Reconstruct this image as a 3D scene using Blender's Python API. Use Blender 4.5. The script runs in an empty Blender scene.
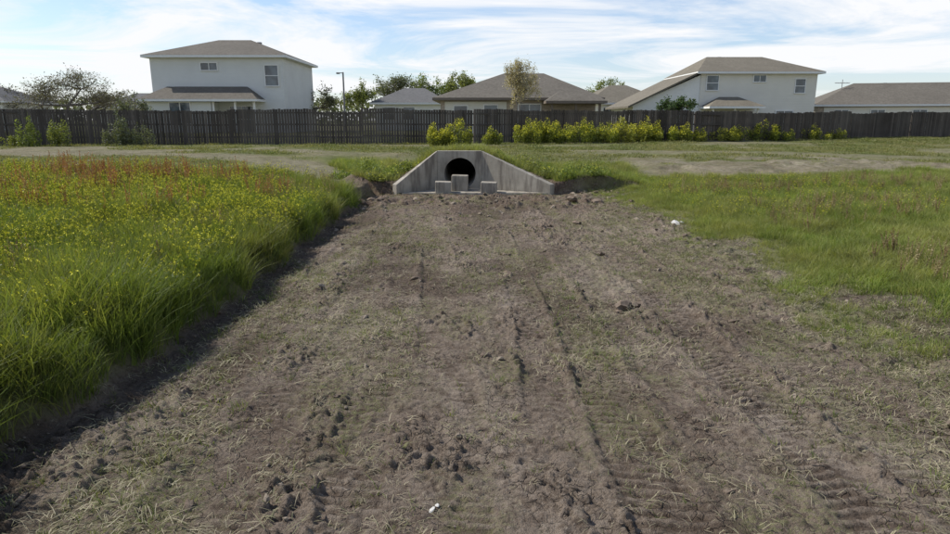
import bpy, math, random
import numpy as np
from mathutils import Vector
random.seed(7); rng=np.random.default_rng(11)
S=bpy.context.scene
S.view_settings.view_transform='Standard'; S.view_settings.look='None'
S.view_settings.exposure=0; S.view_settings.gamma=1
R=math.radians
# ------------------------------------------------------------ numpy noise
def hsh(ix,iy,s):
    n=(ix.astype(np.int64)*374761393+iy.astype(np.int64)*668265263+s*1442695041)&0xffffffff
    n=((n^(n>>13))*1274126177)&0xffffffff
    n=(n^(n>>16))&0xffffffff
    return n/4294967295.0
def vn(x,y,s=0):
    x=np.asarray(x,float);y=np.asarray(y,float)
    ix=np.floor(x);iy=np.floor(y);fx=x-ix;fy=y-iy
    fx=fx*fx*(3-2*fx);fy=fy*fy*(3-2*fy)
    a=hsh(ix,iy,s);b=hsh(ix+1,iy,s);c=hsh(ix,iy+1,s);d=hsh(ix+1,iy+1,s)
    return (a*(1-fx)+b*fx)*(1-fy)+(c*(1-fx)+d*fx)*fy
def fbm(x,y,s=0,o=4):
    t=0;a=.5;n=0
    for i in range(o):
        t=t+a*vn(x,y,s+i*17);n+=a;a*=.5
        x,y=(x*.8-y*.6)*2.03+5.1,(x*.6+y*.8)*2.03+1.7
    return t/n
def ss(a,b,v):
    t=np.clip((v-a)/(b-a),0,1);return t*t*(3-2*t)
# ------------------------------------------------------------ terrain functions
def wallline(x):
    return np.interp(x,[-4.5,-2.25,-1.1,.2,2.1,4.5],[18.6,17.65,18.7,18.7,17.65,18.8])
def walltop(x):
    return np.interp(x,[-5.4,-3.4,-2.25,-1.1,.2,2.1,3.4,5.8],[.0,.42,.30,1.10,1.10,.30,.44,.0])
def lwob(y): return .30*(fbm(y*1.1,y*0+3,5,4)-.5)*2
def base_h(x,y):
    wob=lwob(y)
    l=.30*ss(-2.82,-3.06,x+wob)+.20*ss(-3.6,-9,x)
    r=.10*ss(3.7,5.2,x+wob)+.22*ss(5,12,x)
    B=l+r-.07*np.exp(-((x+wob+2.62)/.20)**2)
    G=.7-.32*ss(8,26,x)
    t=ss(17.3,29,y)
    z=B*(1-t)+G*t
    yb=wallline(x)
    m=np.maximum(0,walltop(x)-z)*ss(yb-.02,yb+.08,y)*(1-ss(1.2,7,y-yb))
    z=z+m
    z=z+.10*(fbm(x*.25,y*.25,9,3)-.5)*ss(19,24,y)
    z=z+.12*ss(.48,.68,fbm(x*.6,y*.7,133,4))*ss(5,7,x)*ss(19,20.5,y)*(1-ss(23.5,26,y))
    z=z+.35*ss(38,48,y)
    return z
def dirt_mask(x,y):
    e=(fbm(x*.9+2,y*.9,21,4)-.5)
    l=ss(-2.98,-2.82,x+lwob(y)+e*.15)
    r=1-ss(3.4,5.0,x+e*3.0)
    f=1-ss(18.2,19.6,y+e*2.2-.5*(np.abs(x-.3)>2.4))
    widen=ss(14.5,18,y)
    l=np.maximum(l,ss(-3.9,-3.3,x+e*.7)*widen)
    return l*r*f
def track_dist(x,y):
    px=np.array([-3.2,-4.2,-6.2,-8.9,-13,-19,-40.]);py=np.array([17.5,19.2,22.4,24.6,26.0,26.8,27.5])
    return np.abs(y-np.interp(-x,-px,py))*np.interp(-x,[3,6,10],[.65,.75,1.0])
def scrape_mask(x,y):
    e=fbm(x*.35,y*.8,33,4)
    a=ss(.40,.56,e+.10)*ss(4.5,6.5,x)*ss(19.0,20.2,y)*(1-ss(24.2,26,y))
    b=(1-ss(.75,1.5,track_dist(x,y)+(e-.5)*1.2))*ss(-3.0,-3.8,x)*(y>17)
    c=ss(.50,.62,fbm(x*.3,y*.55,41,4))*ss(-4,-7,x)*ss(18.5,20,y)*(1-ss(31,34,y))*.9
    d=ss(.50,.64,fbm(x*.2+9,y*.5,47,4))*ss(24,27,y)*.6
    g=ss(.54,.74,fbm(x*.5,y*.6,48,4))*ss(4.2,5.5,x)*(1-ss(18,20,y))*.35
    return np.clip(np.maximum.reduce([a,b*.8,c,d,g]),0,1)
TR=[([2,8,14,18],[-1.30,-1.45,-1.75,-2.6],.40,.8),
    ([2,8,14,18],[-2.0,-2.05,-2.2,-3.0],.36,.8),
    ([2,8,13,16,18],[3.5,3.3,3.0,2.8,2.4],.34,.7),
    ([2,8,13,16,18],[1.62,1.40,1.9,2.6,3.3],.36,.8),
    ([2,8,13,16,18],[-.60,-1.0,-1.0,-.6,-.2],.36,.8),
    ([2,6,10,14,17],[.46,.62,.40,.9,1.6],.36,.9),
    ([2,6,11,15,18],[2.5,2.6,2.35,1.5,.6],.36,.8),
    ([2,6,11,15,18],[-1.7,-1.2,-1.5,-.9,-1.4],.34,.7),
    ([2,8,14,18],[2.95,2.9,2.6,2.1],.36,.8),
    ([2,8,14,18],[2.05,2.1,1.7,1.0],.42,1),
    ([2,7,11,15,18],[1.0,.98,.85,.35,-.35],.42,1),
    ([2,6,10,14,17.5],[-.05,-.30,-.60,-1.25,-2.3],.44,1)]
def tracks(x,y):
    h=np.zeros_like(x);tk=np.zeros_like(x);mk=np.zeros_like(x)
    brk=ss(.36,.60,fbm(x*3.5,y*2.2,77,3))
    for i,(ty,tx,w,a) in enumerate(TR):
        c=np.interp(y,ty,tx)+.10*(vn(y*.5,y*0+i,60+i)-.5)+.02*(vn(y*4,y*0+i,160+i)-.5)
        d=x-c
        inn=1-ss(w*.42,w*.54,np.abs(d))
        sh=np.exp(-((np.abs(d)-w*.58)/.045)**2)*ss(.35,.6,vn(y*3.1,d*3+i,260+i))
        ph=(y/.088+(np.abs(d)*2.4 if i%2 else d*1.5)+.7*vn(y*2.3,x*2.3,70+i))
        bar=ss(-.5,.5,np.sin(ph*2*math.pi)+.5*(vn(x*14,y*14,91)-.5))
        fade=ss(.27,.46,fbm(x*.8+i*9,y*.36,80+i,3))
        near=1-.35*ss(9,15,y)
        g=fade*(.30+.70*brk)
        h=h*(1-inn*fade*.75)+a*(inn*(-.018*fade+.020*bar*g)+sh*.012*fade)*near
        tk=np.maximum(tk*(1-inn*fade*.75),a*inn*g*(1-bar))
        mk=np.maximum(mk,inn*fade*a)
    return h,tk,mk
def terrain(x,y,detail=True):
    z=base_h(x,y)
    dm=dirt_mask(x,y)
    th,tk,mk=tracks(x,y)
    n=.05*(fbm(x*.7,y*.5,1,3)-.5)+.032*(fbm(x*3.2,y*2.6,2,3)-.5)
    rg=1-np.abs(fbm(x*10,y*10,3,3)*2-1)
    cal=1-.62*mk
    n=n+.026*cal*(rg-.6)*(.4+1.2*fbm(x*1.1,y*1.1,6,2))
    n=n+.036*(.34+.66*cal)*(fbm(x*28,y*28,4,3)-.5)
    rough=ss(.46,.60,fbm(x*1.3,y*.8,12,3))
    n=n+rough*.040*cal*ss(.50,.72,fbm(x*17,y*17,13,3))
    far=ss(13,15.5,y)*(1-ss(16.6,17.8,y)*(np.abs(x)<2.9))*(1-ss(18.3,19.5,y))
    n=n+far*.09*ss(.45,.75,fbm(x*3.0,y*3.5,14,3))
    el=np.exp(-((x-3.7)/.5)**2)
    n=n+el*.07*ss(.45,.75,fbm(x*5.5,y*5.5,15,3))
    z=z+dm*(n+th)
    z=z+(1-dm)*.05*(fbm(x*2,y*2,8,3)-.5)*(1-ss(30,60,np.abs(y)))
    return z,dm,tk
# ------------------------------------------------------------ material helpers
def newmat(name):
    m=bpy.data.materials.new(name);m.use_nodes=True
    nt=m.node_tree;nt.nodes.clear();return m,nt
class NB:
    def __init__(s,nt): s.nt=nt
    def n(s,t,**k):
        nd=s.nt.nodes.new(t)
        for a,b in k.items(): setattr(nd,a,b)
        return nd
    def l(s,a,b): s.nt.links.new(a,b)
    def noise(s,vec,scale,detail=4,rough=.6):
        nd=s.n('ShaderNodeTexNoise');nd.inputs['Scale'].default_value=scale;nd.inputs['Detail'].default_value=detail
        nd.inputs['Roughness'].default_value=rough
        if vec is not None:s.l(vec,nd.inputs['Vector'])
        return nd.outputs['Fac']
    def ramp(s,fac,stops):
        nd=s.n('ShaderNodeValToRGB');cr=nd.color_ramp
        while len(cr.elements)<len(stops):cr.elements.new(.5)
        for e,(p,c) in zip(cr.elements,stops):
            e.position=p;e.color=(c if len(c)==4 else (*c,1)) if not isinstance(c,(int,float)) else (c,c,c,1)
        s.l(fac,nd.inputs[0]);return nd.outputs[0]
    def mix(s,f,a,b,bt='MIX'):
        nd=s.n('ShaderNodeMix',data_type='RGBA',blend_type=bt)
        for so,i in ((f,0),(a,6),(b,7)):
            if isinstance(so,(int,float)): nd.inputs[i].default_value=so
            elif isinstance(so,tuple): nd.inputs[i].default_value=(*so,1)
            else: s.l(so,nd.inputs[i])
        return nd.outputs[2]
    def math(s,op,a,b=0):
        nd=s.n('ShaderNodeMath',operation=op)
        for so,i in ((a,0),(b,1)):
            if isinstance(so,(int,float)): nd.inputs[i].default_value=so
            else: s.l(so,nd.inputs[i])
        return nd.outputs[0]
    def out(s,sh): o=s.n('ShaderNodeOutputMaterial');s.l(sh,o.inputs[0])
    def princ(s,col,rough=.8,bump=None,bs=.3,bd=.02,spec=.2):
        p=s.n('ShaderNodeBsdfPrincipled')
        if isinstance(col,tuple):p.inputs['Base Color'].default_value=(*col,1)
        else:s.l(col,p.inputs['Base Color'])
        if isinstance(rough,(int,float)):p.inputs['Roughness'].default_value=rough
        else:s.l(rough,p.inputs['Roughness'])
        p.inputs['Specular IOR Level'].default_value=spec
        if bump is not None:
            b=s.n('ShaderNodeBump');b.inputs['Strength'].default_value=bs;b.inputs['Distance'].default_value=bd
            s.l(bump,b.inputs['Height']);s.l(b.outputs[0],p.inputs['Normal'])
        return p.outputs[0]
def pos(b): return b.n('ShaderNodeNewGeometry').outputs['Position']
def attr(b,nm): 
    return b.n('ShaderNodeAttribute',attribute_name=nm).outputs['Fac']
def simple(name,c1,c2,scale=3,rough=.8,bs=.2,spec=.2):
    m,nt=newmat(name);b=NB(nt);P=b.n('ShaderNodeTexCoord').outputs['Object']
    f=b.noise(P,scale,6,.65)
    col=b.ramp(f,[(.3,c1),(.7,c2)])
    b.out(b.princ(col,rough,b.noise(P,scale*6,4),bs,.01,spec));return m
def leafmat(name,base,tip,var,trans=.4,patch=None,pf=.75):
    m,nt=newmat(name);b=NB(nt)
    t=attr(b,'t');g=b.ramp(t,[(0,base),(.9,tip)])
    rnd=b.n('ShaderNodeObjectInfo').outputs['Random']
    g=b.mix(b.math('MULTIPLY',b.ramp(rnd,[(.35,0.),(1,1.)]),.8),g,var)
    P=pos(b)
    if patch is not None:
        g=b.mix(b.ramp(b.noise(P,.55,3),[(.42,0.),(.60,pf)]),g,patch)
    v=b.ramp(b.noise(P,1.7,3),[(.3,.68),(.7,1.25)])
    g=b.mix(1.0,g,v,'MULTIPLY')
    d=b.princ(g,.55,spec=.25)
    tr=b.n('ShaderNodeBsdfTranslucent');b.l(b.mix(1.,g,(1.3,1.3,.6),'MULTIPLY'),tr.inputs[0])
    mx=b.n('ShaderNodeMixShader');mx.inputs[0].default_value=trans
    b.l(d,mx.inputs[1]);b.l(tr.outputs[0],mx.inputs[2]);b.out(mx.outputs[0]);return m
# ------------------------------------------------------------ object helpers
def link(o,parent=None):
    S.collection.objects.link(o)
    if parent is not None:o.parent=parent
    return o
def mesh(name,v,f,mats,mi=None,parent=None,smooth=False,linkit=True):
    me=bpy.data.meshes.new(name);me.from_pydata([tuple(p) for p in v],[],[tuple(q) for q in f])
    for m in (mats if isinstance(mats,list) else [mats]):me.materials.append(m)
    if mi is not None:me.polygons.foreach_set('material_index',np.array(mi,dtype=np.int32))
    if smooth:me.polygons.foreach_set('use_smooth',np.ones(len(me.polygons),dtype=bool))
    me.update();o=bpy.data.objects.new(name,me)
    if linkit:link(o,parent)
    return o
def fast_mesh(name,V,F,mats,mi=None,smooth=False,attrs=None,linkit=True,parent=None):
    V=np.asarray(V,dtype=np.float32);F=np.asarray(F,dtype=np.int32);k=F.shape[1]
    me=bpy.data.meshes.new(name);me.vertices.add(len(V));me.vertices.foreach_set('co',V.ravel())
    me.loops.add(F.size);me.loops.foreach_set('vertex_index',F.ravel())
    me.polygons.add(len(F));me.polygons.foreach_set('loop_start',np.arange(0,F.size,k,dtype=np.int32))
    for m in (mats if isinstance(mats,list) else [mats]):me.materials.append(m)
    if mi is not None:me.polygons.foreach_set('material_index',np.asarray(mi,dtype=np.int32))
    me.polygons.foreach_set('use_smooth',np.full(len(F),smooth))
    me.update(calc_edges=True);me.validate()
    for nm,a in (attrs or {}).items():
        at=me.attributes.new(nm,'FLOAT','POINT');at.data.foreach_set('value',np.asarray(a,dtype=np.float32))
    o=bpy.data.objects.new(name,me)
    if linkit:link(o,parent)
    return o
def boxv(x0,x1,y0,y1,z0,z1):
    v=[(x0,y0,z0),(x1,y0,z0),(x1,y1,z0),(x0,y1,z0),(x0,y0,z1),(x1,y0,z1),(x1,y1,z1),(x0,y1,z1)]
    f=[(0,3,2,1),(4,5,6,7),(0,1,5,4),(1,2,6,5),(2,3,7,6),(3,0,4,7)];return v,f
def box(name,x0,x1,y0,y1,z0,z1,mat,parent=None,bev=0):
    v,f=boxv(x0,x1,y0,y1,z0,z1);o=mesh(name,v,f,mat,parent=parent)
    if bev:
        m=o.modifiers.new('b','BEVEL');m.width=bev;m.segments=2
    return o
def empty(name,loc,rz=0):
    o=bpy.data.objects.new(name,None);o.location=loc;o.rotation_euler=(0,0,rz);link(o);return o
# ------------------------------------------------------------ TERRAIN
def lines(segs):
    out=[]
    for a,b_,n in segs: out+=list(np.linspace(a,b_,n,endpoint=False))
    return out
xs=[-900,-500,-250,-130,-80,-60,-48]+lines([(-40,-14,66),(-14,-6,60),(-6,-3.3,60),(-3.3,4.9,580),(4.9,8,55),(8,16,70),(16,42,66)])+[42,50,60,80,130,250,500,900]
ys=[-60,-30,-15,-8,-4,-1,.5,1.5]
y=2.2
while y<20: ys.append(y); y+=max(.0028*y,.008)
ys+=lines([(20,26,60),(26,40,60),(40,60,20)])+[60,75,100,140,220,400,700,1200]
xs=np.array(xs,float);ys=np.array(ys,float)
X,Y=np.meshgrid(xs,ys);nx=len(xs);ny=len(ys)
Z,DM,TK=terrain(X.ravel(),Y.ravel());xf,yf=X.ravel(),Y.ravel()
SC=scrape_mask(xf,yf)
wb=xf+lwob(yf)
SHADE_DP=np.exp(-((wb+2.74)/.22)**2)*(yf<17)+.65*ss(.56,.70,fbm(xf*.9+40,yf*.5,140,4))  # shadow line under left grass painted into soil colour, plus random wet patches
i=np.arange(nx*ny).reshape(ny,nx)
F=np.stack([i[:-1,:-1],i[:-1,1:],i[1:,1:],i[1:,:-1]],-1).reshape(-1,4)
cx=xf[F].mean(1);cy=yf[F].mean(1)
F=F[~((cx>-1.04)&(cx<.14)&(cy>18.35)&(cy<18.86))]
mg,nt=newmat('ground_soil');b=NB(nt);P=pos(b)
dm=attr(b,'dirt');tk=attr(b,'track');sc=attr(b,'scrape');shade_dp=attr(b,'shade_damp')
sepP=b.n('ShaderNodeMapping');sepP.inputs['Scale'].default_value=(1,.45,1);b.l(P,sepP.inputs[0]);PS=sepP.outputs[0]
n1=b.noise(PS,.9,6,.65);n2=b.noise(P,7,6,.7);n3=b.noise(P,45,5,.7)
dcol=b.ramp(n1,[(.3,(.160,.120,.088)),(.48,(.238,.188,.143)),(.66,(.325,.266,.208))])
dcol=b.mix(b.ramp(n2,[(.35,.8),(.52,0.)]),dcol,(.100,.072,.052))
dcol=b.mix(b.ramp(n3,[(.56,0.),(.68,.65)]),dcol,(.42,.355,.28))
dcol=b.mix(b.ramp(b.noise(P,32,4,.7),[(.37,.6),(.47,0.)]),dcol,(.070,.051,.037))
dcol=b.mix(b.math('MULTIPLY',tk,.62),dcol,(.092,.066,.048))
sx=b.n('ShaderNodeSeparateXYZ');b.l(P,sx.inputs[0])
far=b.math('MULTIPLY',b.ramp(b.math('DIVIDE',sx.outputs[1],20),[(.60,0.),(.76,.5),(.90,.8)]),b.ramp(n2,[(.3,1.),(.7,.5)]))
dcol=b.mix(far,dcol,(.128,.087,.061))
gm=b.math('MULTIPLY',b.ramp(b.noise(PS,1.3,4),[(.48,0.),(.62,.65)]),b.ramp(b.noise(P,28,4,.8),[(.45,0.),(.56,1.)]))
dcol=b.mix(gm,dcol,(.180,.190,.075))
vo=b.n('ShaderNodeTexVoronoi',feature='DISTANCE_TO_EDGE');vo.inputs['Scale'].default_value=11
vd=b.n('ShaderNodeVectorMath',operation='ADD');nzv=b.n('ShaderNodeTexNoise');nzv.inputs['Scale'].default_value=9;b.l(P,nzv.inputs['Vector'])
vs=b.n('ShaderNodeVectorMath',operation='SCALE');vs.inputs['Scale'].default_value=.12;b.l(nzv.outputs['Color'],vs.inputs[0]);b.l(P,vd.inputs[0]);b.l(vs.outputs[0],vd.inputs[1]);b.l(vd.outputs[0],vo.inputs['Vector'])
crk=b.math('MULTIPLY',b.ramp(vo.outputs['Distance'],[(.0,1.),(.05,0.)]),b.ramp(b.noise(P,1.8,3),[(.48,0.),(.6,1.)]))
dcol=b.mix(b.math('MULTIPLY',crk,.5),dcol,(.075,.057,.043))
dcol=b.mix(b.math('MULTIPLY',shade_dp,.70),dcol,(.070,.050,.036))
gr=b.ramp(b.noise(P,.5,5),[(.3,(.10,.112,.036)),(.5,(.150,.162,.053)),(.7,(.245,.215,.115))])
gr=b.mix(b.ramp(b.noise(P,9,5,.75),[(.4,.5),(.6,0.)]),gr,(.075,.08,.03))
scol=b.ramp(b.noise(P,1.1,6,.7),[(.3,(.20,.155,.11)),(.6,(.34,.285,.22)),(.75,(.50,.45,.37))])
scol=b.mix(b.ramp(b.noise(P,5,6,.75),[(.40,.65),(.55,0.)]),scol,(.13,.105,.07))
c=b.mix(b.math('MULTIPLY',sc,b.ramp(n2,[(.3,1.),(.68,.35)])),gr,scol)
c=b.mix(dm,c,dcol)
hb=b.math('SUBTRACT',b.math('ADD',b.noise(P,26,6,.72),b.math('MULTIPLY',b.noise(P,90,4,.7),.5)),b.math('MULTIPLY',crk,.5))
b.out(b.princ(c,.95,hb,1.,.04,.1))
ground=fast_mesh('ground',np.stack([xf,yf,Z],1),F,mg,smooth=True,attrs={'dirt':DM,'track':TK,'scrape':SC,'shade_damp':np.clip(SHADE_DP,0,1)})
# ------------------------------------------------------------ scatter
def scatter(name,pts,rot,scl,idx,coll):
    me=bpy.data.meshes.new(name);me.vertices.add(len(pts));me.vertices.foreach_set('co',np.asarray(pts,dtype=np.float32).ravel())
    a=me.attributes.new('rot','FLOAT_VECTOR','POINT');a.data.foreach_set('vector',np.asarray(rot,dtype=np.float32).ravel())
    a=me.attributes.new('scl','FLOAT_VECTOR','POINT');a.data.foreach_set('vector',np.asarray(scl,dtype=np.float32).ravel())
    a=me.attributes.new('idx','INT','POINT');a.data.foreach_set('value',np.asarray(idx,dtype=np.int32))
    o=bpy.data.objects.new(name,me);link(o)
    g=bpy.data.node_groups.new(name+'_nodes','GeometryNodeTree')
    g.interface.new_socket('Geometry',in_out='INPUT',socket_type='NodeSocketGeometry')
    g.interface.new_socket('Geometry',in_out='OUTPUT',socket_type='NodeSocketGeometry')
    N=g.nodes;L=g.links
    gi=N.new('NodeGroupInput');go=N.new('NodeGroupOutput');ip=N.new('GeometryNodeInstanceOnPoints')
    ci=N.new('GeometryNodeCollectionInfo');ci.inputs['Collection'].default_value=coll
    ci.inputs['Separate Children'].default_value=True;ci.inputs['Reset Children'].default_value=True
    def na(nm,dt):
        n=N.new('GeometryNodeInputNamedAttribute');n.data_type=dt;n.inputs['Name'].default_value=nm;return n.outputs['Attribute']
    L.new(gi.outputs[0],ip.inputs['Points']);L.new(ci.outputs[0],ip.inputs['Instance'])
    ip.inputs['Pick Instance'].default_value=True
    L.new(na('idx','INT'),ip.inputs['Instance Index'])
    e=N.new('FunctionNodeEulerToRotation');L.new(na('rot','FLOAT_VECTOR'),e.inputs[0]);L.new(e.outputs[0],ip.inputs['Rotation'])
    L.new(na('scl','FLOAT_VECTOR'),ip.inputs['Scale']);L.new(ip.outputs[0],go.inputs[0])
    md=o.modifiers.new('scatter','NODES');md.node_group=g
    return o
def tuft(name,n,hmin,hmax,spread,width,lean,mat,segs=3,flat=False):
    V=[];F=[];T=[]
    for k in range(n):
        a=rng.uniform(0,2*math.pi);r=spread*math.sqrt(rng.uniform());bx,by=r*math.cos(a),r*math.sin(a)
        h=rng.uniform(hmin,hmax);da=a+rng.normal(0,.9);ln=abs(rng.normal(lean,lean*.5))*h
        wa=rng.uniform(0,math.pi);wx,wy=math.cos(wa)*width,math.sin(wa)*width
        s=len(V)
        for j in range(segs+1):
            t=j/segs;q=t**1.8
            zz=h*(t-.28*q*(ln/h)) if not flat else .012+.02*math.sin(t*3)*rng.uniform(.3,1)
            px=bx+math.cos(da)*ln*q if not flat else bx+math.cos(da)*h*t
            py=by+math.sin(da)*ln*q if not flat else by+math.sin(da)*h*t
            w=(1-t)**.7*rng.uniform(.8,1.2)+.10
            if flat: wx,wy=-math.sin(da)*width,math.cos(da)*width
            V+= [(px-wx*w,py-wy*w,zz),(px+wx*w,py+wy*w,zz)];T+=[t,t]
            if j: F.append((s+2*j-2,s+2*j-1,s+2*j+1,s+2*j))
    return fast_mesh(name,V,F,mat,attrs={'t':T},linkit=False)
def coll(name,objs):
    c=bpy.data.collections.new(name)
    for o in objs:c.objects.link(o)
    return c
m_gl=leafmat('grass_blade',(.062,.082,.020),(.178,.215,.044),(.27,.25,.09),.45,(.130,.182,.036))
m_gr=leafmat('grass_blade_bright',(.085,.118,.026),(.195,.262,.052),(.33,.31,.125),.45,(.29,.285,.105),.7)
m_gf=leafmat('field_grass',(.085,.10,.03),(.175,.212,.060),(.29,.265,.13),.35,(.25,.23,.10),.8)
m_st=leafmat('straw',(.32,.28,.18),(.46,.40,.265),(.20,.20,.09),.2)
m_gs=leafmat('grass_sprig',(.09,.12,.03),(.18,.225,.06),(.28,.265,.12),.35)
m_seed=leafmat('seed_head',(.24,.21,.10),(.38,.31,.17),(.27,.18,.10),.3)
m_red=leafmat('dock_seed',(.26,.12,.06),(.42,.18,.09),(.36,.25,.12),.3)
m_yel=simple('yellow_petals',(.66,.60,.03),(.84,.77,.06),20,.6,0)
m_yg=leafmat('shrub_leaf',(.10,.13,.025),(.23,.26,.05),(.29,.29,.065),.45)
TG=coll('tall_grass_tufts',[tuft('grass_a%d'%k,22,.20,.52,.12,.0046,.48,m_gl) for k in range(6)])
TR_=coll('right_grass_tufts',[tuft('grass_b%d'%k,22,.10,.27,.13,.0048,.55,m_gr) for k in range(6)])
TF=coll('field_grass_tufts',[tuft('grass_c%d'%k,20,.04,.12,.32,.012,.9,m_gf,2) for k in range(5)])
TS=coll('sprigs',[tuft('grass_d%d'%k,10,.03,.09,.06,.0028,1.0,m_gs,2) for k in range(5)]+
             [tuft('straw_e%d'%k,11,.03,.14,.12,.0024,1,m_st,2,True) for k in range(5)])
def samp(n,x0,x1,y0,y1): return rng.uniform(x0,x1,n),rng.uniform(y0,y1,n)
def place(name,x,y,smin,smax,coll_,ncoll,zoff=-.01,tilt=.12,idx=None,sfun=None):
    z=terrain(x,y)[0]+zoff;n=len(x)
    rot=np.stack([rng.normal(0,tilt,n),rng.normal(0,tilt,n),rng.uniform(0,6.28,n)],1)
    s=rng.uniform(smin,smax,n)
    if sfun is not None:s=s*sfun
    sc_=np.stack([s,s,s*rng.uniform(.85,1.15,n)],1)
    return scatter(name,np.stack([x,y,z],1),rot,sc_,rng.integers(0,ncoll,n) if idx is None else idx,coll_)
# left tall grass
x,y=samp(58000,-16,-2.4,2.2,19.5);dmk=dirt_mask(x,y);e=fbm(x*.7,y*.7,90,3);e3=fbm(x*2.2,y*2.2,89,3)
k=(dmk<.75)&(-x<.80*y+1.0)&(track_dist(x,y)>1.2)&(y<17.6+e*2.2)&(rng.uniform(size=len(x))<.70+.4*(y<9))
x,y,e,e3=x[k],y[k],e[k],e3[k]
hs=.28+.62*e+.95*(e3-.25)
hs*=np.interp(y,[3,10,17,19],[1,.9,.7,.5])*np.interp(-x,[2.6,3.2,4],[.85,1,1])
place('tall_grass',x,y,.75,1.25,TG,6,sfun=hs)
# right grass
x,y=samp(58000,3.2,16,3.2,20.3);dmk=dirt_mask(x,y);e=fbm(x*.7,y*.7,91,3);e3=fbm(x*2.5,y*2.5,88,3);sm=scrape_mask(x,y)
k=(rng.uniform(size=len(x))>dmk*1.15)&(x<.80*y+1.2)&(rng.uniform(size=len(x))>sm*1.2)&(rng.uniform(size=len(x))<.85)
x,y,e,e3=x[k],y[k],e[k],e3[k]
hs=(.22+.65*e+.6*e3)*np.interp(x,[3.3,4.8,7],[.42,.75,.94])
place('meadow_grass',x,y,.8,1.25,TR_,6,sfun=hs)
# field to the fence
x,y=samp(54000,-38,42,17.5,50);e=fbm(x*.4,y*.6,92,4)
k=(dirt_mask(x,y)<.3)&(rng.uniform(size=len(x))>scrape_mask(x,y)*1.7)&(e>.38)&(np.abs(x)<.80*y+1)&(~((x>-2.3)&(x<2.3)&(y<wallline(x)+.15)))
x,y,e=x[k],y[k],e[k]
place('field_grass',x,y,.5,1.2,TF,5,sfun=.45+e)
# lush growth around the headwall
x,y=samp(5600,-5.0,5.4,17.6,23.5);yb=wallline(x)
k=(y>yb+.12)&(fbm(x*.9,y*.9,93,3)>.28)&((dirt_mask(x,y)<.5)|(np.abs(x)>2.3)&(y>17.9))&(scrape_mask(x,y)<.4)
place('bank_grass',x[k],y[k],.5,1.25,TR_,6)
# sprigs / straw on dirt
x,y=samp(80000,-3.1,4.9,2.3,19);e=fbm(x*1.2,y*.5,94,4);e2=fbm(x*5,y*3,95,3)
dens=np.clip((e-.46)*3.4,0,1)*.55+np.clip((e2-.54)*3,0,1)*.4+.05
dens=dens+.50*np.exp(-((x+2.0)/.55)**2)*(y<9)+.60*np.exp(-((x-3.6)/.9)**2)
k=(dirt_mask(x,y)>.3)&(rng.uniform(size=len(x))<dens*.46*np.interp(y,[3,14,18],[1,.8,.2]))
x,y=x[k],y[k];n=len(x)
idx=np.where(rng.uniform(size=n)<.45,rng.integers(0,5,n),rng.integers(5,10,n))
place('grass_litter',x,y,.4,1.1,TS,10,zoff=.0,idx=idx)
# ------------------------------------------------------------ flowers, dock, seed heads
def quadcloud(V,F,T,MI,cx,cy,cz,rx,rz,n,s,mi):
    for _ in range(n):
        d=rng.normal(0,1,3);d/=np.linalg.norm(d);r=rng.uniform(.3,1)**.5
        c=np.array([cx+d[0]*rx*r,cy+d[1]*rx*r,cz+d[2]*rz*r])
        u=rng.normal(0,1,3);u/=np.linalg.norm(u);w=np.cross(u,rng.normal(0,1,3));w/=np.linalg.norm(w)
        q=s*rng.uniform(.6,1.3);b0=len(V)
        V+=[tuple(c-u*q),tuple(c+w*q*.6),tuple(c+u*q),tuple(c-w*q*.6)];F.append((b0,b0+1,b0+2,b0+3));T+=[rng.uniform()]*4;MI.append(mi)
def stem(V,F,T,MI,p0,p1,w,mi):
    for dx,dy in ((w,0),(0,w)):
        s=len(V);V+=[(p0[0]-dx,p0[1]-dy,p0[2]),(p0[0]+dx,p0[1]+dy,p0[2]),(p1[0]+dx,p1[1]+dy,p1[2]),(p1[0]-dx,p1[1]-dy,p1[2])]
        F.append((s,s+1,s+2,s+3));T+=[0,0,.6,.6];MI.append(mi)
def flower(name):
    V,F,T,MI=[],[],[],[]
    for k in range(4):
        a=rng.uniform(0,6.28);h=rng.uniform(.30,.54);r=rng.uniform(.03,.16)
        p1=(r*math.cos(a),r*math.sin(a),h);stem(V,F,T,MI,(0,0,0),p1,.002,0)
        quadcloud(V,F,T,MI,*p1,.022,.020,8,.0085,1)
        quadcloud(V,F,T,MI,p1[0]*.6,p1[1]*.6,h*.6,.04,.10,6,.02,0)
    return fast_mesh(name,V,F,[m_gl,m_yel],MI,attrs={'t':T},linkit=False)
def dock(name,mat,h0,h1,n):
    V,F,T,MI=[],[],[],[]
    for k in range(n):
        a=rng.uniform(0,6.28);h=rng.uniform(h0,h1);r=rng.uniform(.02,.12)
        p1=(r*math.cos(a),r*math.sin(a),h);stem(V,F,T,MI,(0,0,0),p1,.0025,0)
        for q in np.linspace(.55,1,7): quadcloud(V,F,T,MI,p1[0]*q,p1[1]*q,h*q,.018*(1.3-q),.02,4,.014,0)
    return fast_mesh(name,V,F,[mat],MI,attrs={'t':T},linkit=False)
FL=coll('flowers',[flower('yellow_flower_%d'%k) for k in range(5)])
DK=coll('docks',[dock('dock_%d'%k,m_red,.4,.68,4) for k in range(3)])
SD=coll('seeds',[dock('seed_%d'%k,m_seed,.3,.5,6) for k in range(3)])
x,y=samp(26000,-16,-2.9,3,18.2);e=fbm(x*.55,y*.45,96,3);e2=fbm(x*2.2,y*2,196,3)
k=(dirt_mask(x,y)<.2)&(track_dist(x,y)>1.2)&(rng.uniform(size=len(x))<np.clip((e+.6*e2-.64)*3.0,0,1)*np.interp(y,[3,6,9,15],[.12,.35,.8,.8]))&(-x<.80*y+1)
place('yellow_wildflowers',x[k],y[k],.62,.98,FL,5)
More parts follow.
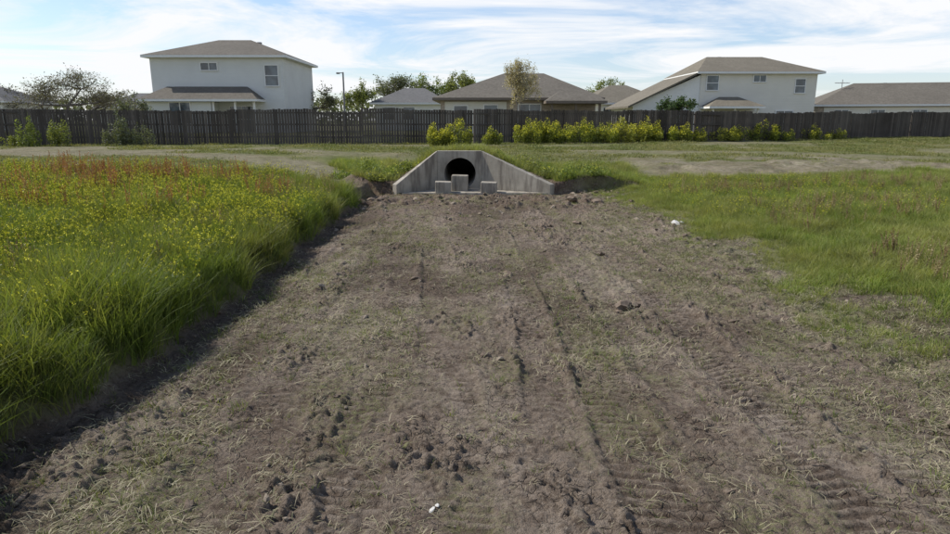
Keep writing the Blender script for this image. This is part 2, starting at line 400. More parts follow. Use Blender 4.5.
x,y=samp(5000,-15,-3.4,10,17.8);e=fbm(x*.8,y*.8,97,3)
k=(e>.55)&(track_dist(x,y)>1.2)&(-x>.25*y+.5)&(rng.uniform(size=len(x))<.30)
place('red_dock_weeds',x[k],y[k],.65,1.05,DK,3)
x,y=samp(9000,-15,16,4,18.5);e=fbm(x*.6,y*.6,98,3)
k=(e>.47)&(dirt_mask(x,y)<.05)&((x<-3.1)|(x>5.2))&(rng.uniform(size=len(x))<.5)
place('seeding_grass',x[k],y[k],.5,.85,SD,3)
x,y=samp(700,4.6,10,12,19.5);k=dirt_mask(x,y)<.2
place('meadow_wildflowers',x[k],y[k],.35,.6,FL,5)
# ------------------------------------------------------------ clods / stones
import bmesh
def clod(name,mat,sub=2,amp=.28):
    bm=bmesh.new();bmesh.ops.create_icosphere(bm,subdivisions=sub,radius=1)
    off=rng.uniform(0,50,3)
    for v in bm.verts:
        c=v.co
        n=float(vn(np.array([c.x*1.7+off[0]+c.z]),np.array([c.y*1.7+off[1]-c.z]),5)[0])-.5
        n2=float(vn(np.array([c.x*5+off[0]+c.z*3]),np.array([c.y*5+off[1]]),6)[0])-.5
        v.co=c*(1+amp*2.2*n+amp*.8*n2);v.co.z*=.62
    me=bpy.data.meshes.new(name);bm.to_mesh(me);bm.free();me.materials.append(mat)
    return bpy.data.objects.new(name,me)
m_clod=simple('soil_clod',(.105,.078,.057),(.215,.170,.130),1.5,.95,.6,.1)
m_clodl=simple('dry_clod',(.20,.160,.121),(.32,.265,.205),1.5,.95,.6,.1)
m_rock=simple('pale_stone',(.42,.40,.36),(.62,.60,.55),1.5,.8,.3)
CL=coll('clods',[clod('clod_a%d'%k,m_clod,2,.46) for k in range(4)]+[clod('clod_b%d'%k,m_clodl,2,.46) for k in range(3)])
x,y=samp(56000,-3.0,4.8,2.4,19);e=fbm(x*1.4,y*.9,99,3);mk=tracks(x,y)[2]
w=(np.clip((e-.43)*3,0,1)*.45+.12)*(1-.5*mk)+.30*np.exp(-((x-3.5)/.6)**2)+.2*np.exp(-((x+2.5)/.2)**2)+.25*ss(13.5,16,y)
k=(dirt_mask(x,y)>.35)&(rng.uniform(size=len(x))<w*.5)&((y<17)|(np.abs(x)>2.6));x,y=x[k],y[k];n=len(x)
size=.004+.005*rng.pareto(2.3,n);size=np.clip(size,.0035,.036)*np.interp(y,[3,14,17],[.8,1.4,1.9])
z=terrain(x,y)[0]+size*.05
idx=np.where(rng.uniform(size=n)<.6,rng.integers(0,4,n),rng.integers(4,7,n))
scatter('soil_clods',np.stack([x,y,z],1),rng.uniform(0,6.28,(n,3))*np.array([.1,.1,1]),np.stack([size*rng.uniform(.8,1.6,n),size,size],1),idx,CL)
big=[(1.62,6.7,.085,0),(1.75,6.75,.05,0),(1.55,6.6,.04,0),(.42,8.2,.07,0),(.40,8.05,.04,0),(.05,8.3,.04,0),(3.2,3.9,.05,0),(3.0,15.6,.14,0),(2.4,15.9,.11,0),(-2.6,16,.12,0),(2.0,12.5,.07,0)]
BX=np.array(big);n=len(BX);z=terrain(BX[:,0],BX[:,1])[0]+BX[:,2]*.2
scatter('large_soil_clods',np.stack([BX[:,0],BX[:,1],z],1),rng.uniform(0,3,(n,3))*np.array([.1,.1,1]),np.stack([BX[:,2]*1.35,BX[:,2],BX[:,2]],1),(rng.integers(0,4,n)).astype(int),CL)
RK=coll('rocks',[clod('stone_%d'%k,m_rock,2,.22) for k in range(3)])
rk=[(-.23,2.98,.018),(-.20,3.02,.010),(3.9,12.3,.07),(4.05,12.4,.04)]
RX=np.array(rk);n=len(RX);z=terrain(RX[:,0],RX[:,1])[0]+RX[:,2]*.3
scatter('pale_stones',np.stack([RX[:,0],RX[:,1],z],1),rng.uniform(0,6,(n,3))*np.array([.1,.1,1]),np.stack([RX[:,2]*1.4,RX[:,2],RX[:,2]*.8],1),rng.integers(0,3,n),RK)
# ------------------------------------------------------------ CULVERT HEADWALL
m,nt=newmat('concrete');b=NB(nt);P=pos(b)
sp=b.n('ShaderNodeMapping');sp.inputs['Scale'].default_value=(5,5,.7);b.l(P,sp.inputs[0])
c=b.ramp(b.noise(P,2.2,6,.65),[(.3,(.26,.232,.185)),(.7,(.40,.362,.298))])
c=b.mix(b.ramp(b.noise(sp.outputs[0],1.3,5),[(.46,0.),(.62,.75)]),c,(.135,.115,.093))
c=b.mix(b.ramp(b.noise(P,24,5,.7),[(.6,0.),(.75,.4)]),c,(.17,.15,.125))
b.out(b.princ(c,.85,b.noise(P,30,5,.7),.35,.01));m_con=m
m_steel=simple('corrugated_metal',(.34,.32,.29),(.50,.47,.43),4,.55,.2)
cul=empty('culvert_headwall',(0,0,0))
cxx,cz,r=-.43,.50,.45
def rectpt(a,x0=-1.08,x1=.18,z0=-.25,z1=1.14):
    dx,dz=math.cos(a),math.sin(a);t=1e9
    if dx>1e-9:t=min(t,(x1-cxx)/dx)
    if dx<-1e-9:t=min(t,(x0-cxx)/dx)
    if dz>1e-9:t=min(t,(z1-cz)/dz)
    if dz<-1e-9:t=min(t,(z0-cz)/dz)
    return cxx+dx*t,cz+dz*t
angs=sorted([i_*2*math.pi/56 for i_ in range(56)]+[math.atan2(zz-cz,xx-cxx)%(2*math.pi) for xx in (-1.08,.18) for zz in (-.25,1.14)])
V=[];n=len(angs)
for a in angs:
    ox,oz=rectpt(a);ix,iz=cxx+r*math.cos(a),cz+r*math.sin(a)
    V+=[(ox,18.5,oz),(ix,18.5,iz),(ix,18.8,iz),(ox,18.8,oz)]
F=[]
for k in range(n):
    p=4*k;q=4*((k+1)%n);F+=[(p,p+1,q+1,q),(p+1,p+2,q+2,q+1),(p+2,p+3,q+3,q+2),(p+3,p,q,q+3)]
mesh('center_wall',V,F,m_con,parent=cul)
def wing(nm,xa,xb,s):
    t=.20;nx_,ny_=s*.66*t,.75*t
    ya,yb_=18.5,17.52;za,zb=1.137,.28
    v=[(xa,ya,-.25),(xb,yb_,-.25),(xb+nx_,yb_+ny_,-.25),(xa+nx_*.2,ya+.29,-.25),(xa,ya,za),(xb,yb_,zb),(xb+nx_,yb_+ny_,zb),(xa+nx_*.2,ya+.29,za)]
    f=[(0,3,2,1),(4,5,6,7),(0,1,5,4),(1,2,6,5),(2,3,7,6),(3,0,4,7)]
    if s>0:f=[tuple(reversed(q)) for q in f]
    o=mesh(nm,v,f,m_con,parent=cul);mm=o.modifiers.new('b','BEVEL');mm.width=.015;mm.segments=2
wing('wing_wall_a',-1.083,-2.14,-1);wing('wing_wall_b',.183,2.06,1)
mesh('apron',[(-2.0,17.5,.055),(2.0,17.5,.055),(.18,18.49,.06),(-1.08,18.49,.06),(-2.0,17.5,-.2),(2.0,17.5,-.2),(.18,18.49,-.2),(-1.08,18.49,-.2)],[(0,1,2,3),(4,5,1,0),(1,5,6,2),(3,7,4,0)],m_con,parent=cul)
V=[];F=[];NR=100;NA=32
for j in range(NR+1):
    yy=18.801+j*.07;rr=r+.012+.012*math.sin(j*math.pi/2)
    for k in range(NA):
        a=k*2*math.pi/NA;V.append((cxx+rr*math.cos(a),yy,cz+rr*math.sin(a)))
for j in range(NR):
    for k in range(NA):
        k2=(k+1)%NA;F.append((j*NA+k,j*NA+k2,(j+1)*NA+k2,(j+1)*NA+k))
V.append((cxx,18.801+NR*.07,cz))
for k in range(NA):F.append((NR*NA+k,NR*NA+(k+1)%NA,len(V)-1))
mesh('pipe',V,F,m_steel,parent=cul,smooth=True)
for (x0,x1,y0,y1,z1,rz) in [(-1.10,-.66,17.55,17.9,.33,.06),(-.66,-.20,17.95,18.3,.47,-.03),(.16,.60,17.5,17.85,.32,-.08)]:
    o=box('concrete_block',-(x1-x0)/2,(x1-x0)/2,-.17,.17,-.1,z1,m_con,bev=.02);o.location=((x0+x1)/2,(y0+y1)/2,.02);o.rotation_euler=(.01,.02,rz)
# ------------------------------------------------------------ FENCE
m,nt=newmat('weathered_wood');b=NB(nt);P=pos(b)
sp=b.n('ShaderNodeMapping');sp.inputs['Scale'].default_value=(9,9,.8);b.l(P,sp.inputs[0])
t=attr(b,'tone')
c=b.ramp(t,[(0,(.050,.041,.034)),(.5,(.090,.075,.062)),(1,(.155,.130,.107))])
c=b.mix(b.ramp(b.noise(sp.outputs[0],2,5,.7),[(.35,.6),(.65,0.)]),c,(.045,.04,.035))
c=b.mix(b.ramp(b.noise(P,.35,3),[(.45,0.),(.7,.4)]),c,(.15,.135,.115))
b.out(b.princ(c,.9,b.noise(sp.outputs[0],6,4),.3,.01));m_wood=m
FP=[(-52,31.5),(-25,33.8),(0,37.2),(14,41.5),(27,47),(33,49.5),(60,58)]
V=[];F=[];T=[]
def addbox(p,d,w,th,z0,z1,off,tone,dog=False):
    nx_,ny_=-d[1],d[0];s=len(V)
    for zz in (z0,z1):
        for a_,c_ in ((-.5,0),(.5,0),(.5,1),(-.5,1)):
            V.append((p[0]+d[0]*w*a_+nx_*(off+c_*th),p[1]+d[1]*w*a_+ny_*(off+c_*th),zz));T.append(tone)
    for q in ((0,3,2,1),(4,5,6,7),(0,1,5,4),(1,2,6,5),(2,3,7,6),(3,0,4,7)):F.append([s+k for k in q])
for (a,c_) in zip(FP[:-1],FP[1:]):
    L=math.dist(a,c_);d=((c_[0]-a[0])/L,(c_[1]-a[1])/L);npk=int(L/.148)
    for k in range(npk):
        p=(a[0]+d[0]*k*.148,a[1]+d[1]*k*.148)
        if k%16==0:
            mid=(a[0]+d[0]*(k+8)*.148,a[1]+d[1]*(k+8)*.148)
            gz=float(base_h(np.array([mid[0]]),np.array([mid[1]]))[0])+rng.normal(0,.03);pt=rng.normal(0,.15);ph=rng.normal(0,.03)
            addbox(p,d,.10,.10,gz-.3,gz+1.80,.075,.3)
            for rz in (.35,1.0,1.62): addbox(mid,d,16*.148,.045,gz+rz,gz+rz+.09,.025,.35)
        addbox(p,d,.134,.018,gz-.02,gz+1.84+ph+rng.normal(0,.014),rng.normal(0,.004),float(np.clip(.45+pt+rng.normal(0,.24),0,1)))
fast_mesh('wooden_fence',V,F,m_wood,attrs={'tone':T})
# ------------------------------------------------------------ HOUSES
def wallmat(name,col,brick=False):
    m,nt=newmat(name);b=NB(nt);P=b.n('ShaderNodeTexCoord').outputs['Object']
    w=b.n('ShaderNodeTexWave',wave_type='BANDS',bands_direction='Z',wave_profile='SAW');w.inputs['Scale'].default_value=1.55
    b.l(P,w.inputs[0])
    c=b.ramp(b.noise(P,.6,5),[(.3,tuple(v*.9 for v in col)),(.7,col)])
    if brick:
        bt=b.n('ShaderNodeTexBrick');bt.inputs['Scale'].default_value=3
        mp=b.n('ShaderNodeMapping');mp.inputs['Rotation'].default_value=(R(90),0,0);b.l(P,mp.inputs[0]);b.l(mp.outputs[0],bt.inputs[0])
        bt.inputs['Color1'].default_value=(*[v*.8 for v in col],1);bt.inputs['Color2'].default_value=(*[v*1.1 for v in col],1);bt.inputs['Mortar'].default_value=(.4,.37,.32,1)
        b.out(b.princ(bt.outputs[0],.9))
    else: b.out(b.princ(c,.75,w.outputs['Fac'],.5,.02))
    return m
def roofmat(name,c1,c2):
    m,nt=newmat(name);b=NB(nt);P=b.n('ShaderNodeTexCoord').outputs['Object']
    c=b.ramp(b.noise(P,5,5,.75),[(.3,c1),(.7,c2)])
    w=b.n('ShaderNodeTexWave',wave_type='BANDS',bands_direction='Z',wave_profile='SAW');w.inputs['Scale'].default_value=2.2;b.l(P,w.inputs[0])
    c=b.mix(b.ramp(b.noise(P,.5,3),[(.4,0.),(.7,.3)]),c,tuple(v*.7 for v in c1))
    b.out(b.princ(c,.9,w.outputs['Fac'],.6,.03));return m
W_cream=wallmat('cream_siding',(.72,.69,.60));W_gray=wallmat('pale_siding',(.68,.68,.64));W_white=wallmat('white_siding',(.80,.79,.74));W_brick=wallmat('tan_brick',(.42,.34,.26),True)
R_br=roofmat('brown_shingles',(.105,.092,.073),(.18,.16,.13));R_gy=roofmat('gray_shingles',(.10,.098,.093),(.17,.162,.153));R_tan=roofmat('tan_shingles',(.13,.114,.085),(.21,.185,.142))
m_trim=simple('white_trim',(.70,.69,.65),(.78,.77,.73),4,.6,0)
m_dtrim=simple('brown_trim',(.16,.13,.10),(.20,.165,.13),4,.6,0)
m_vent=simple('vent_metal',(.2,.19,.18),(.3,.29,.28),4,.5,0)
m,nt=newmat('window_glass');b=NB(nt);P=b.n('ShaderNodeTexCoord').outputs['Object']
c=b.ramp(b.noise(P,.9,2),[(.4,(.03,.04,.05)),(.6,(.10,.13,.15))]);b.out(b.princ(c,.08,spec=.8));m_glass=m
def hip(name,par,x0,x1,y0,y1,z,rise,rx0,rx1,mat,ov=.45,ry=None,trim=m_trim):
    X0,X1,Y0,Y1=x0-ov,x1+ov,y0-ov,y1+ov;ry=(Y0+Y1)/2 if ry is None else ry
    v=[(X0,Y0,z),(X1,Y0,z),(X1,Y1,z),(X0,Y1,z),(rx0,ry,z+rise),(rx1,ry,z+rise)]
    mesh(name,v,[(0,1,5,4),(1,2,5),(2,3,4,5),(3,0,4)],mat,parent=par)
    v2,f2=boxv(X0+.01,X1-.01,Y0+.01,Y1-.01,z-.17,z-.003)
    mesh(name+'_fascia',v2,f2,trim,parent=par)
def window(par,nm,x,z,w,h,y,mull=1,hor=True,trim=m_trim):
    v,f=[],[]
    def ab(*a):
        vv,ff=boxv(*a);s=len(v);v.extend(vv);f.extend([tuple(s+q for q in t) for t in ff])
    t=.07
    ab(x-w/2-t,x-w/2,y-.06,y+.02,z-h/2,z+h/2);ab(x+w/2,x+w/2+t,y-.06,y+.02,z-h/2,z+h/2)
    ab(x-w/2-t,x+w/2+t,y-.07,y+.02,z+h/2,z+h/2+t);ab(x-w/2-t,x+w/2+t,y-.09,y+.02,z-h/2-t,z-h/2)
    for k in range(mull):
        xx=x-w/2+w*(k+1)/(mull+1);ab(xx-.025,xx+.025,y-.045,y+.02,z-h/2,z+h/2)
    if hor: ab(x-w/2,x+w/2,y-.035,y+.02,z-.025,z+.025)
    mesh(nm+'_frame',v,f,trim,parent=par)
    box(nm+'_glass',x-w/2,x+w/2,y-.012,y+.01,z-h/2,z+h/2,m_glass,parent=par)
def vents(par,pts):
    v,f=[],[]
    for (x,y_,z) in pts:
        vv,ff=boxv(x-.15,x+.15,y_-.15,y_+.15,z-.3,z+.25);s=len(v);v+=vv;f+=[tuple(s+q for q in t) for t in ff]
    mesh('roof_vents',v,f,m_vent,parent=par)
h=empty('two_storey_house',(-24.3,50,.75))
box('walls',0,9.9,0,9,-1,5.9,W_gray,h)
hip('roof',h,0,9.9,0,9,5.95,1.6,3.6,6.2,R_br)
hip('porch_roof',h,-.1,8.2,-1.7,-.06,2.75,.95,1.2,7.2,R_br,.25,-.15)
box('bay_walls',.05,4.9,-1.5,-.02,-1,2.55,W_gray,h)
for xx in (5.0,6.6,8.0): box('porch_post',xx,xx+.14,-1.55,-1.41,-1,2.57,m_trim,h)
window(h,'window_a',2.6,1.75,1.5,1.5,-1.5,1);window(h,'window_b',9.05,4.5,.95,1.45,0,0);window(h,'window_c',4.4,5.15,1.2,.5,0,1,False)
window(h,'window_d',6.6,1.3,1.7,1.9,0,1)
vents(h,[(6.4,6,7.3),(3.0,5.5,7.1)])
h=empty('two_storey_house',(19,56,.6))
box('walls',0,9.8,0,9,-1,5.3,W_cream,h)
mesh('side_wing',[(-5.6,.05,-1),(-.003,.05,-1),(-.003,.05,5.1),(-5.6,.05,2.65),(-5.6,9,-1),(-.003,9,-1),(-.003,9,5.1),(-5.6,9,2.65)],[(0,1,2,3),(3,2,6,7),(0,3,7,4),(5,4,7,6)],W_white,parent=h)
hip('roof',h,0,9.8,0,9,5.35,1.6,1.9,6.9,R_tan)
def slab(nm,par,p,th,mat):
    v=[(a,b_,c) for a,b_,c in p]+[(a,b_,c-th) for a,b_,c in p]
    mesh(nm,v,[(0,1,2,3),(7,6,5,4),(0,4,5,1),(1,5,6,2),(2,6,7,3),(3,7,4,0)],mat,parent=par)
slab('wing_roof',h,[(-6.1,-.4,2.55),(-.46,-.4,5.25),(-.46,9.4,5.25),(-6.1,9.4,2.55)],.16,R_tan)
hip('porch_roof',h,.4,4.4,-2,-.06,2.5,.8,1.6,3.2,R_tan,.3,-.2)
for xx in (.5,2.3,4.2): box('porch_post',xx,xx+.14,-1.9,-1.76,-1,2.33,m_trim,h)
window(h,'window_a',1.0,4.45,.95,1.15,0,0);window(h,'window_b',4.95,4.8,1.0,.5,0,1,False);window(h,'window_c',8.4,4.2,.8,1.1,0,0)
window(h,'window_d',2.2,1.2,1.6,1.7,0,1);window(h,'window_e',7.3,1.4,1.4,1.5,0,1)
vents(h,[(6.2,6,6.7),(3.4,5.6,6.8)])
h=empty('single_storey_house',(-2.4,46,.8))
box('walls',0,10.8,0,9,-1,2.6,W_brick,h)
box('siding_panel',.3,4.6,-.06,-.003,-1,2.45,W_cream,h)
hip('roof',h,0,10.8,0,9,2.7,1.95,4.6,7.6,R_br,.55,trim=m_dtrim)
window(h,'window_a',1.4,1.6,.9,1.1,-.06,0);window(h,'window_b',3.5,1.6,.9,1.2,-.06,0);window(h,'window_c',6.2,1.6,1.5,1.3,0,1)
hip('gable_roof',h,7.4,10.9,-1.9,-.06,2.45,.8,8.4,9.9,R_br,.3,-.2,trim=m_dtrim)
for xx in (7.5,9.1,10.7): box('porch_post',xx,xx+.15,-1.8,-1.65,-1,2.28,m_dtrim,h)
vents(h,[(5.6,5.4,4.3),(7.2,5.3,4.3)])
h=empty('single_storey_house',(-9.4,62,.9))
box('walls',0,6.6,0,8,-1,2.6,W_white,h);hip('roof',h,0,6.6,0,8,2.7,1.5,2.4,4.4,R_gy)
window(h,'window_a',1.4,1.7,1.0,1.1,0,0);window(h,'window_b',3.2,1.7,1.0,1.1,0,0)
h=empty('single_storey_house',(11.5,66,.9),R(6))
box('walls',0,8,0,8,-1,2.7,W_cream,h);hip('roof',h,0,8,0,8,2.8,1.9,3.2,5,R_tan);window(h,'window_a',2,1.7,1.2,1.2,0,1)
h=empty('single_storey_house',(32,61.5,.7),R(-14))
box('walls',0,20,0,9,-1,2.6,W_brick,h);box('siding_panel',.5,11.5,-.06,-.003,-1,2.45,W_cream,h)
hip('roof',h,0,20,0,9,2.7,2.1,4.0,16,R_br)
for q,xx in enumerate((2,5,8.4,12.6,15)): window(h,'window_%d'%q,xx,1.6,1.1,1.2,-.06 if xx<11.5 else 0,1)
vents(h,[(7,5.4,4.6),(9,5.5,4.6)])
h=empty('single_storey_house',(-53.5,58,.9),R(8))
box('walls',0,11,0,9,-1,2.7,W_white,h);hip('roof',h,0,11,0,9,2.8,2.0,4,7,R_gy);window(h,'window_a',8.5,1.7,1.2,1.2,0,1)
h=empty('single_storey_house',(-47,82,.9))
box('walls',0,8,0,8,-1,2.6,W_cream,h);hip('roof',h,0,8,0,8,2.7,1.8,3,5,R_gy);window(h,'window_a',4,1.6,1.2,1.2,0,1)
# ------------------------------------------------------------ TREES
m_bark=simple('bark',(.09,.075,.06),(.19,.165,.14),6,.9,.4)
m_bark2=simple('pale_bark',(.16,.14,.12),(.27,.245,.21),6,.9,.4)
L_dark=leafmat('dark_leaves',(.035,.06,.018),(.075,.12,.035),(.06,.10,.03),.25)
L_mid=leafmat('spring_leaves',(.12,.155,.04),(.23,.28,.08),(.2,.21,.07),.4)
L_bare=leafmat('budding_twigs',(.13,.115,.08),(.21,.20,.13),(.17,.16,.10),.2)
L_pale=leafmat('pale_budding_leaves',(.36,.30,.19),(.50,.44,.29),(.42,.38,.24),.35)
L_gray=leafmat('far_leaves',(.11,.125,.07),(.18,.20,.11),(.17,.17,.10),.3)
def tree(name,x,y,h,cw,mat,nl,bark=None,trunkh=.25,leaf=.09,levels=4,seed=0,upright=.6,th=.022):
    rg=np.random.default_rng(seed);bark=bark or m_bark
    z0=float(base_h(np.array([x]),np.array([y]))[0])-.1
    V=[];F=[];MI=[];T=[];tips=[]
    def seg(p,q,r0,r1):
        d=q-p;d=d/np.linalg.norm(d);u=np.cross(d,[.3,.9,.2]);u/=np.linalg.norm(u);w=np.cross(d,u);s=len(V)
        for (c,rr) in ((p,r0),(q,r1)):
            for k in range(5):
                a=k*2*math.pi/5;V.append(tuple(c+(u*math.cos(a)+w*math.sin(a))*rr));T.append(.5)
        for k in range(5):F.append((s+k,s+(k+1)%5,s+5+(k+1)%5,s+5+k));MI.append(0)
    def grow(p,d,L,r,lv):
        q=p
        for k in range(3):
            d=d+rg.normal(0,.14,3);d[2]+=.05;d/=np.linalg.norm(d)
            q2=q+d*L/3;seg(q,q2,r*(1-.2*k),r*(1-.2*(k+1)));q=q2
            if lv<=2:tips.append(q)
            if lv<levels and lv>0 and k>0:
                side=d*.35+rg.normal(0,1,3)*np.array([1,1,.45])*.8;side[2]+=.2;side/=np.linalg.norm(side);grow(q,side,L*.6,r*.45,lv-1)
        if lv>0:
            for k in range(3):
                side=d*upright+rg.normal(0,1,3)*.55*np.array([cw/h*1.6,cw/h*1.6,.6]);side/=np.linalg.norm(side)
                grow(q,side,L*.74,r*.5,lv-1)
    grow(np.array([0.,0,0]),np.array([0.,0,1.]),h*trunkh,h*th,levels)
    A=np.array(V);top=A[:,2].max();mx_=(np.percentile(A[:,0],2)+np.percentile(A[:,0],98))/2;wid=max((np.percentile(A[:,0],99)-np.percentile(A[:,0],1))/2,.1)
    kz=h*.96/top;kx=cw*.5/wid
    tp=np.array(tips)
    def fix(Q):
        Q=Q.copy();Q[:,0]-=mx_*np.clip(Q[:,2]/top*1.6,0,1);return Q*np.array([kx,kx,kz])
    tp=fix(tp);A=fix(A)
    cc=tp[rg.integers(0,len(tp),nl)]+rg.normal(0,1,(nl,3))*np.array([cw,cw,h])*.028
    u=rg.normal(0,1,(nl,3));u/=np.linalg.norm(u,axis=1)[:,None];w=np.cross(u,rg.normal(0,1,(nl,3)));w/=np.linalg.norm(w,axis=1)[:,None]
    q=leaf*rg.uniform(.5,1.4,(nl,1));s=len(V)
    LV=np.stack([cc-u*q,cc+w*q*.55,cc+u*q,cc-w*q*.55],1).reshape(-1,3)
    V=np.concatenate([A,LV]);lf=s+np.arange(nl*4).reshape(-1,4)
    F=np.concatenate([np.array(F),lf]);MI=MI+[1]*nl;T=T+list(np.repeat(rg.uniform(size=nl),4))
    o=fast_mesh(name,V,F,[bark,mat],MI,attrs={'t':T});o.location=(x,y,z0);return o
def px(p,D): return (p-475)/657*D
tree('bare_tree',px(60,62),62,6.2,7.2,L_bare,5200,leaf=.08,seed=21,trunkh=.16,levels=5,th=.016)
tree('bare_tree',px(38,66),66,4.8,4.5,L_bare,2400,leaf=.08,seed=2,trunkh=.2,th=.014)
tree('bare_tree',px(312,60),60,4.9,4.6,L_gray,5600,leaf=.075,seed=3,trunkh=.14)
tree('young_tree',px(360,62),62,4.9,3.0,L_mid,4200,leaf=.08,seed=4)
tree('spring_tree',px(405,76),76,6.4,6.5,L_gray,6200,leaf=.10,seed=5,trunkh=.16)
tree('spring_tree',px(434,74),74,6.3,5.5,L_mid,5400,leaf=.10,seed=6,trunkh=.18)
tree('spring_tree',px(465,72),72,6.6,3.6,L_mid,5000,leaf=.10,seed=7,trunkh=.18)
tree('budding_tree',px(521,43),43,5.1,2.1,L_pale,8000,bark=m_bark2,leaf=.045,seed=8,upright=1.3,trunkh=.16,levels=5,th=.012)
tree('evergreen_tree',px(672,52),52,3.1,2.8,L_dark,5600,leaf=.08,seed=9,trunkh=.14,upright=.9)
tree('spring_tree',px(603,78),78,6.2,4.0,L_mid,4200,leaf=.10,seed=10)
tree('spring_tree',px(585,70),70,4.4,3.4,L_gray,2600,leaf=.1,seed=14)
tree('bare_tree',px(130,45),45,3.2,2.4,L_gray,1600,leaf=.06,seed=11,trunkh=.15)
tree('bare_tree',px(838,72),72,4.4,4.0,L_bare,1200,leaf=.09,seed=12)
tree('bare_tree',px(105,74),74,5.2,4.6,L_bare,2400,leaf=.09,seed=13)
N=26000;xx=rng.uniform(-170,190,N);hh=2.0+3.6*fbm(xx*.07,xx*0,120,4);yy=rng.uniform(125,140,N)
zz=1+hh*1.25*rng.uniform(0,1,N)**.8
cc=np.stack([xx,yy,zz],1);u=rng.normal(0,1,(N,3));u/=np.linalg.norm(u,axis=1)[:,None];w=np.cross(u,rng.normal(0,1,(N,3)));w/=np.linalg.norm(w,axis=1)[:,None];q=rng.uniform(.2,.5,(N,1))
LV=np.stack([cc-u*q,cc+w*q*.7,cc+u*q,cc-w*q*.7],1).reshape(-1,3)
fast_mesh('distant_trees',LV,np.arange(N*4).reshape(-1,4),L_gray,attrs={'t':np.repeat(rng.uniform(size=N),4)})
# ------------------------------------------------------------ SHRUBS along fence
def shrub(name,x,y,w,h,yellow,n,leaf=.05,mat=None,upright=False):
    z0=float(terrain(np.array([x]),np.array([y]))[0][0])-.03
    V,F,T,MI=[],[],[],[]
    nc=max(6,int(w*9))
    for k in range(nc):
        a=rng.uniform(0,6.28);r=math.sqrt(rng.uniform())*w*.5;bx,by=r*math.cos(a),r*.6*math.sin(a)
        ch=h*(1-.4*(2*r/w)**2)*rng.uniform(.6,1.15)
        stem(V,F,T,MI,(bx*.4,by*.4,0),(bx,by,ch),.006,0)
        m_=n//nc
        quadcloud(V,F,T,MI,bx,by,ch*.5,.14+.05*w,ch*.48,int(m_*.85),leaf,0)
        if yellow: quadcloud(V,F,T,MI,bx,by,ch*.80,.14+.04*w,ch*.25,int(m_*yellow),leaf*.5,1)
    o=fast_mesh(name,V,F,[mat or m_yg,m_yel],MI,attrs={'t':T});o.location=(x,y,z0);return o
for (p,D,w,hh,ye,n) in [(438,33,1.4,1.25,.5,2400),(458,33,1.5,1.35,.5,2400),(491,34.5,1.1,1.0,.3,1200),(527,36,1.5,1.4,.5,2000),(541,36.5,1.9,1.4,.5,2400),(560,37,2.0,1.3,.5,2400),(580,37.5,1.9,1.4,.5,2300),(602,38,2.0,1.4,.5,2300),(622,38.5,2.1,1.45,.5,2400),(645,39.5,2.2,1.4,.5,2400),(664,40,1.8,1.3,.5,2100),(682,40.5,1.6,1.2,.5,1700),(700,41,1.3,.9,.4,1000),(725,42,1.8,1.2,.5,1700),(742,42.5,1.5,1.0,.4,1200),(763,43.5,2.4,1.3,.5,2200),(782,44,1.6,1.1,.4,1300),(815,45,2.1,1.0,.5,1400),(838,46,1.4,.8,.4,900)]:
    shrub('flowering_shrub',px(p,D),D,w,hh,ye,n)
for (p,D,w,hh,n) in [(33,33,1.1,1.7,1600),(64,33,1.3,1.45,1700),(118,33.4,1.0,1.2,1000),(128,33.6,1.1,2.1,1200),(146,33.7,1.4,1.2,1100),(15,33,.8,.8,500)]:
    shrub('green_shrub',px(p,D),D-.6,w,hh,0,n,.045,L_gray if p>100 else L_mid)
for (x_,y_,w,hh) in [(-2.7,18.6,.9,.5),(-3.3,19.4,1.0,.55),(-3.9,19.0,.9,.4),(-1.9,19.1,.7,.45),(-2.2,19.6,1.1,.5),(1.4,19.4,.9,.5),(2.3,18.9,.9,.45),(3.1,19.3,1.0,.5),(3.9,19.1,.9,.4),(.7,19.7,.6,.3),(1.9,20.3,1.1,.4),(-2.6,20.4,1.1,.45),(2.75,18.1,.7,.4),(3.2,18.4,.8,.35),(-2.75,18.0,.6,.3)]:
    shrub('leafy_weed',x_,y_,w,hh,.08,1100,.026,L_mid)
# ------------------------------------------------------------ street lamp, antenna
lp=empty('street_lamp',(px(345,60),60,.9))
def cyl(nm,par,r0,r1,z0,z1,mat,n=10,x=0,y=0):
    v=[(x+r0*math.cos(a),y+r0*math.sin(a),z0) for a in np.linspace(0,2*math.pi,n,endpoint=False)]+[(x+r1*math.cos(a),y+r1*math.sin(a),z1) for a in np.linspace(0,2*math.pi,n,endpoint=False)]
    f=[(k,(k+1)%n,n+(k+1)%n,n+k) for k in range(n)]+[tuple(range(n,2*n))]
    return mesh(nm,v,f,mat,parent=par)
cyl('pole',lp,.10,.07,-.3,5.3,m_vent);box('arm',-.35,0,-.03,.03,5.2,5.27,m_vent,lp);box('lamp_head',-.6,-.3,-.12,.12,5.14,5.28,m_vent,lp,.03)
ant=empty('roof_antenna',(px(838,64),64,4.2))
cyl('mast',ant,.03,.03,-.6,1.6,m_vent);box('crossbar',-.7,.7,-.02,.02,1.25,1.29,m_vent,ant)
for q in range(5): box('element_%d'%q,-.6+q*.3-.01,-.6+q*.3+.01,-.35,.35,1.3,1.32,m_vent,ant)
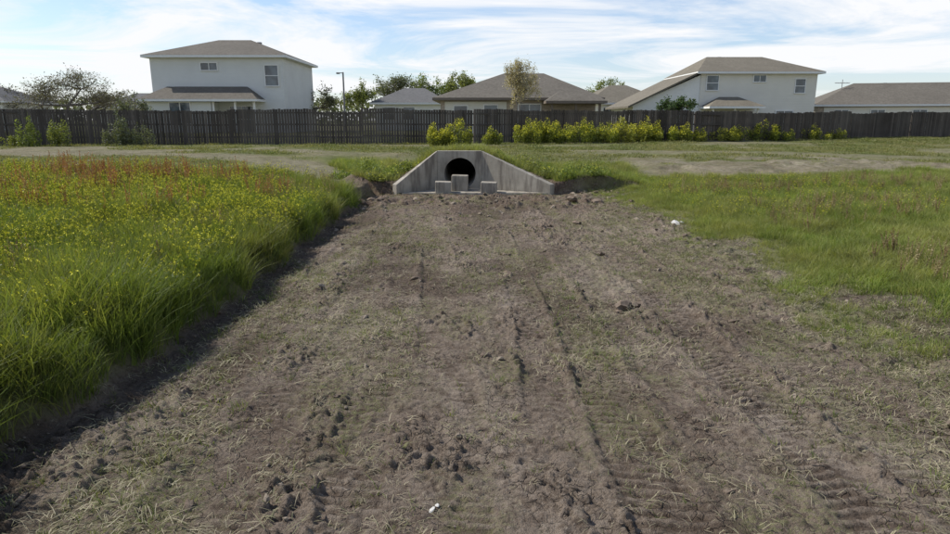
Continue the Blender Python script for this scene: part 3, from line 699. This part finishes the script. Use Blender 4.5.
# ------------------------------------------------------------ LIGHT / SKY
el=R(46);sdir=Vector((-math.cos(el)*.97,math.cos(el)*.24,math.sin(el))).normalized()
sun=bpy.data.lights.new('sun','SUN');sun.energy=5.0;sun.angle=R(.5);sun.color=(1,.96,.89)
so=bpy.data.objects.new('sun',sun);link(so);so.rotation_euler=sdir.to_track_quat('Z','Y').to_euler()
wd=bpy.data.worlds.new('World');S.world=wd;wd.use_nodes=True;nt=wd.node_tree;nt.nodes.clear();b=NB(nt)
sky=b.n('ShaderNodeTexSky',sky_type='NISHITA');sky.sun_disc=False;sky.sun_elevation=el;sky.sun_rotation=math.atan2(sdir.x,sdir.y)%(2*math.pi)
sky.air_density=1.0;sky.dust_density=.7;sky.ozone_density=1.9
tc=b.n('ShaderNodeTexCoord');sx=b.n('ShaderNodeSeparateXYZ');b.l(tc.outputs['Generated'],sx.inputs[0])
den=b.math('ADD',b.math('MAXIMUM',sx.outputs[2],0),.10)
cb=b.n('ShaderNodeCombineXYZ');b.l(b.math('DIVIDE',sx.outputs[0],den),cb.inputs[0]);b.l(b.math('MULTIPLY',b.math('DIVIDE',sx.outputs[1],den),1.0),cb.inputs[1])
nz=b.n('ShaderNodeTexNoise');nz.inputs['Scale'].default_value=.62;nz.inputs['Detail'].default_value=9;nz.inputs['Roughness'].default_value=.62;nz.inputs['Distortion'].default_value=.9;b.l(cb.outputs[0],nz.inputs['Vector'])
cm=b.math('MULTIPLY',b.ramp(nz.outputs['Fac'],[(.37,.04),(.48,.55),(.58,1.0)]),b.ramp(sx.outputs[2],[(.30,1.),(.50,.10)]))
up=b.ramp(sx.outputs[2],[(.0,.45),(.10,.20),(.3,0.)])
cm2=b.math('MAXIMUM',cm,up)
skb=b.mix(1.,sky.outputs[0],(1.15,1.26,1.42),'MULTIPLY')
col=b.mix(cm2,skb,(8.7,8.8,9.0))
bg=b.n('ShaderNodeBackground');bg.inputs['Strength'].default_value=.112;b.l(col,bg.inputs[0])
o=b.n('ShaderNodeOutputWorld');b.l(bg.outputs[0],o.inputs[0])
# ------------------------------------------------------------ CAMERA
cam=bpy.data.cameras.new('camera');cam.sensor_width=36;cam.lens=24.25;cam.clip_end=3000;cam.clip_start=.05
co=bpy.data.objects.new('camera',cam);link(co);co.location=(0,0,2.0);co.rotation_euler=(R(90-12.94),0,0)
S.camera=co
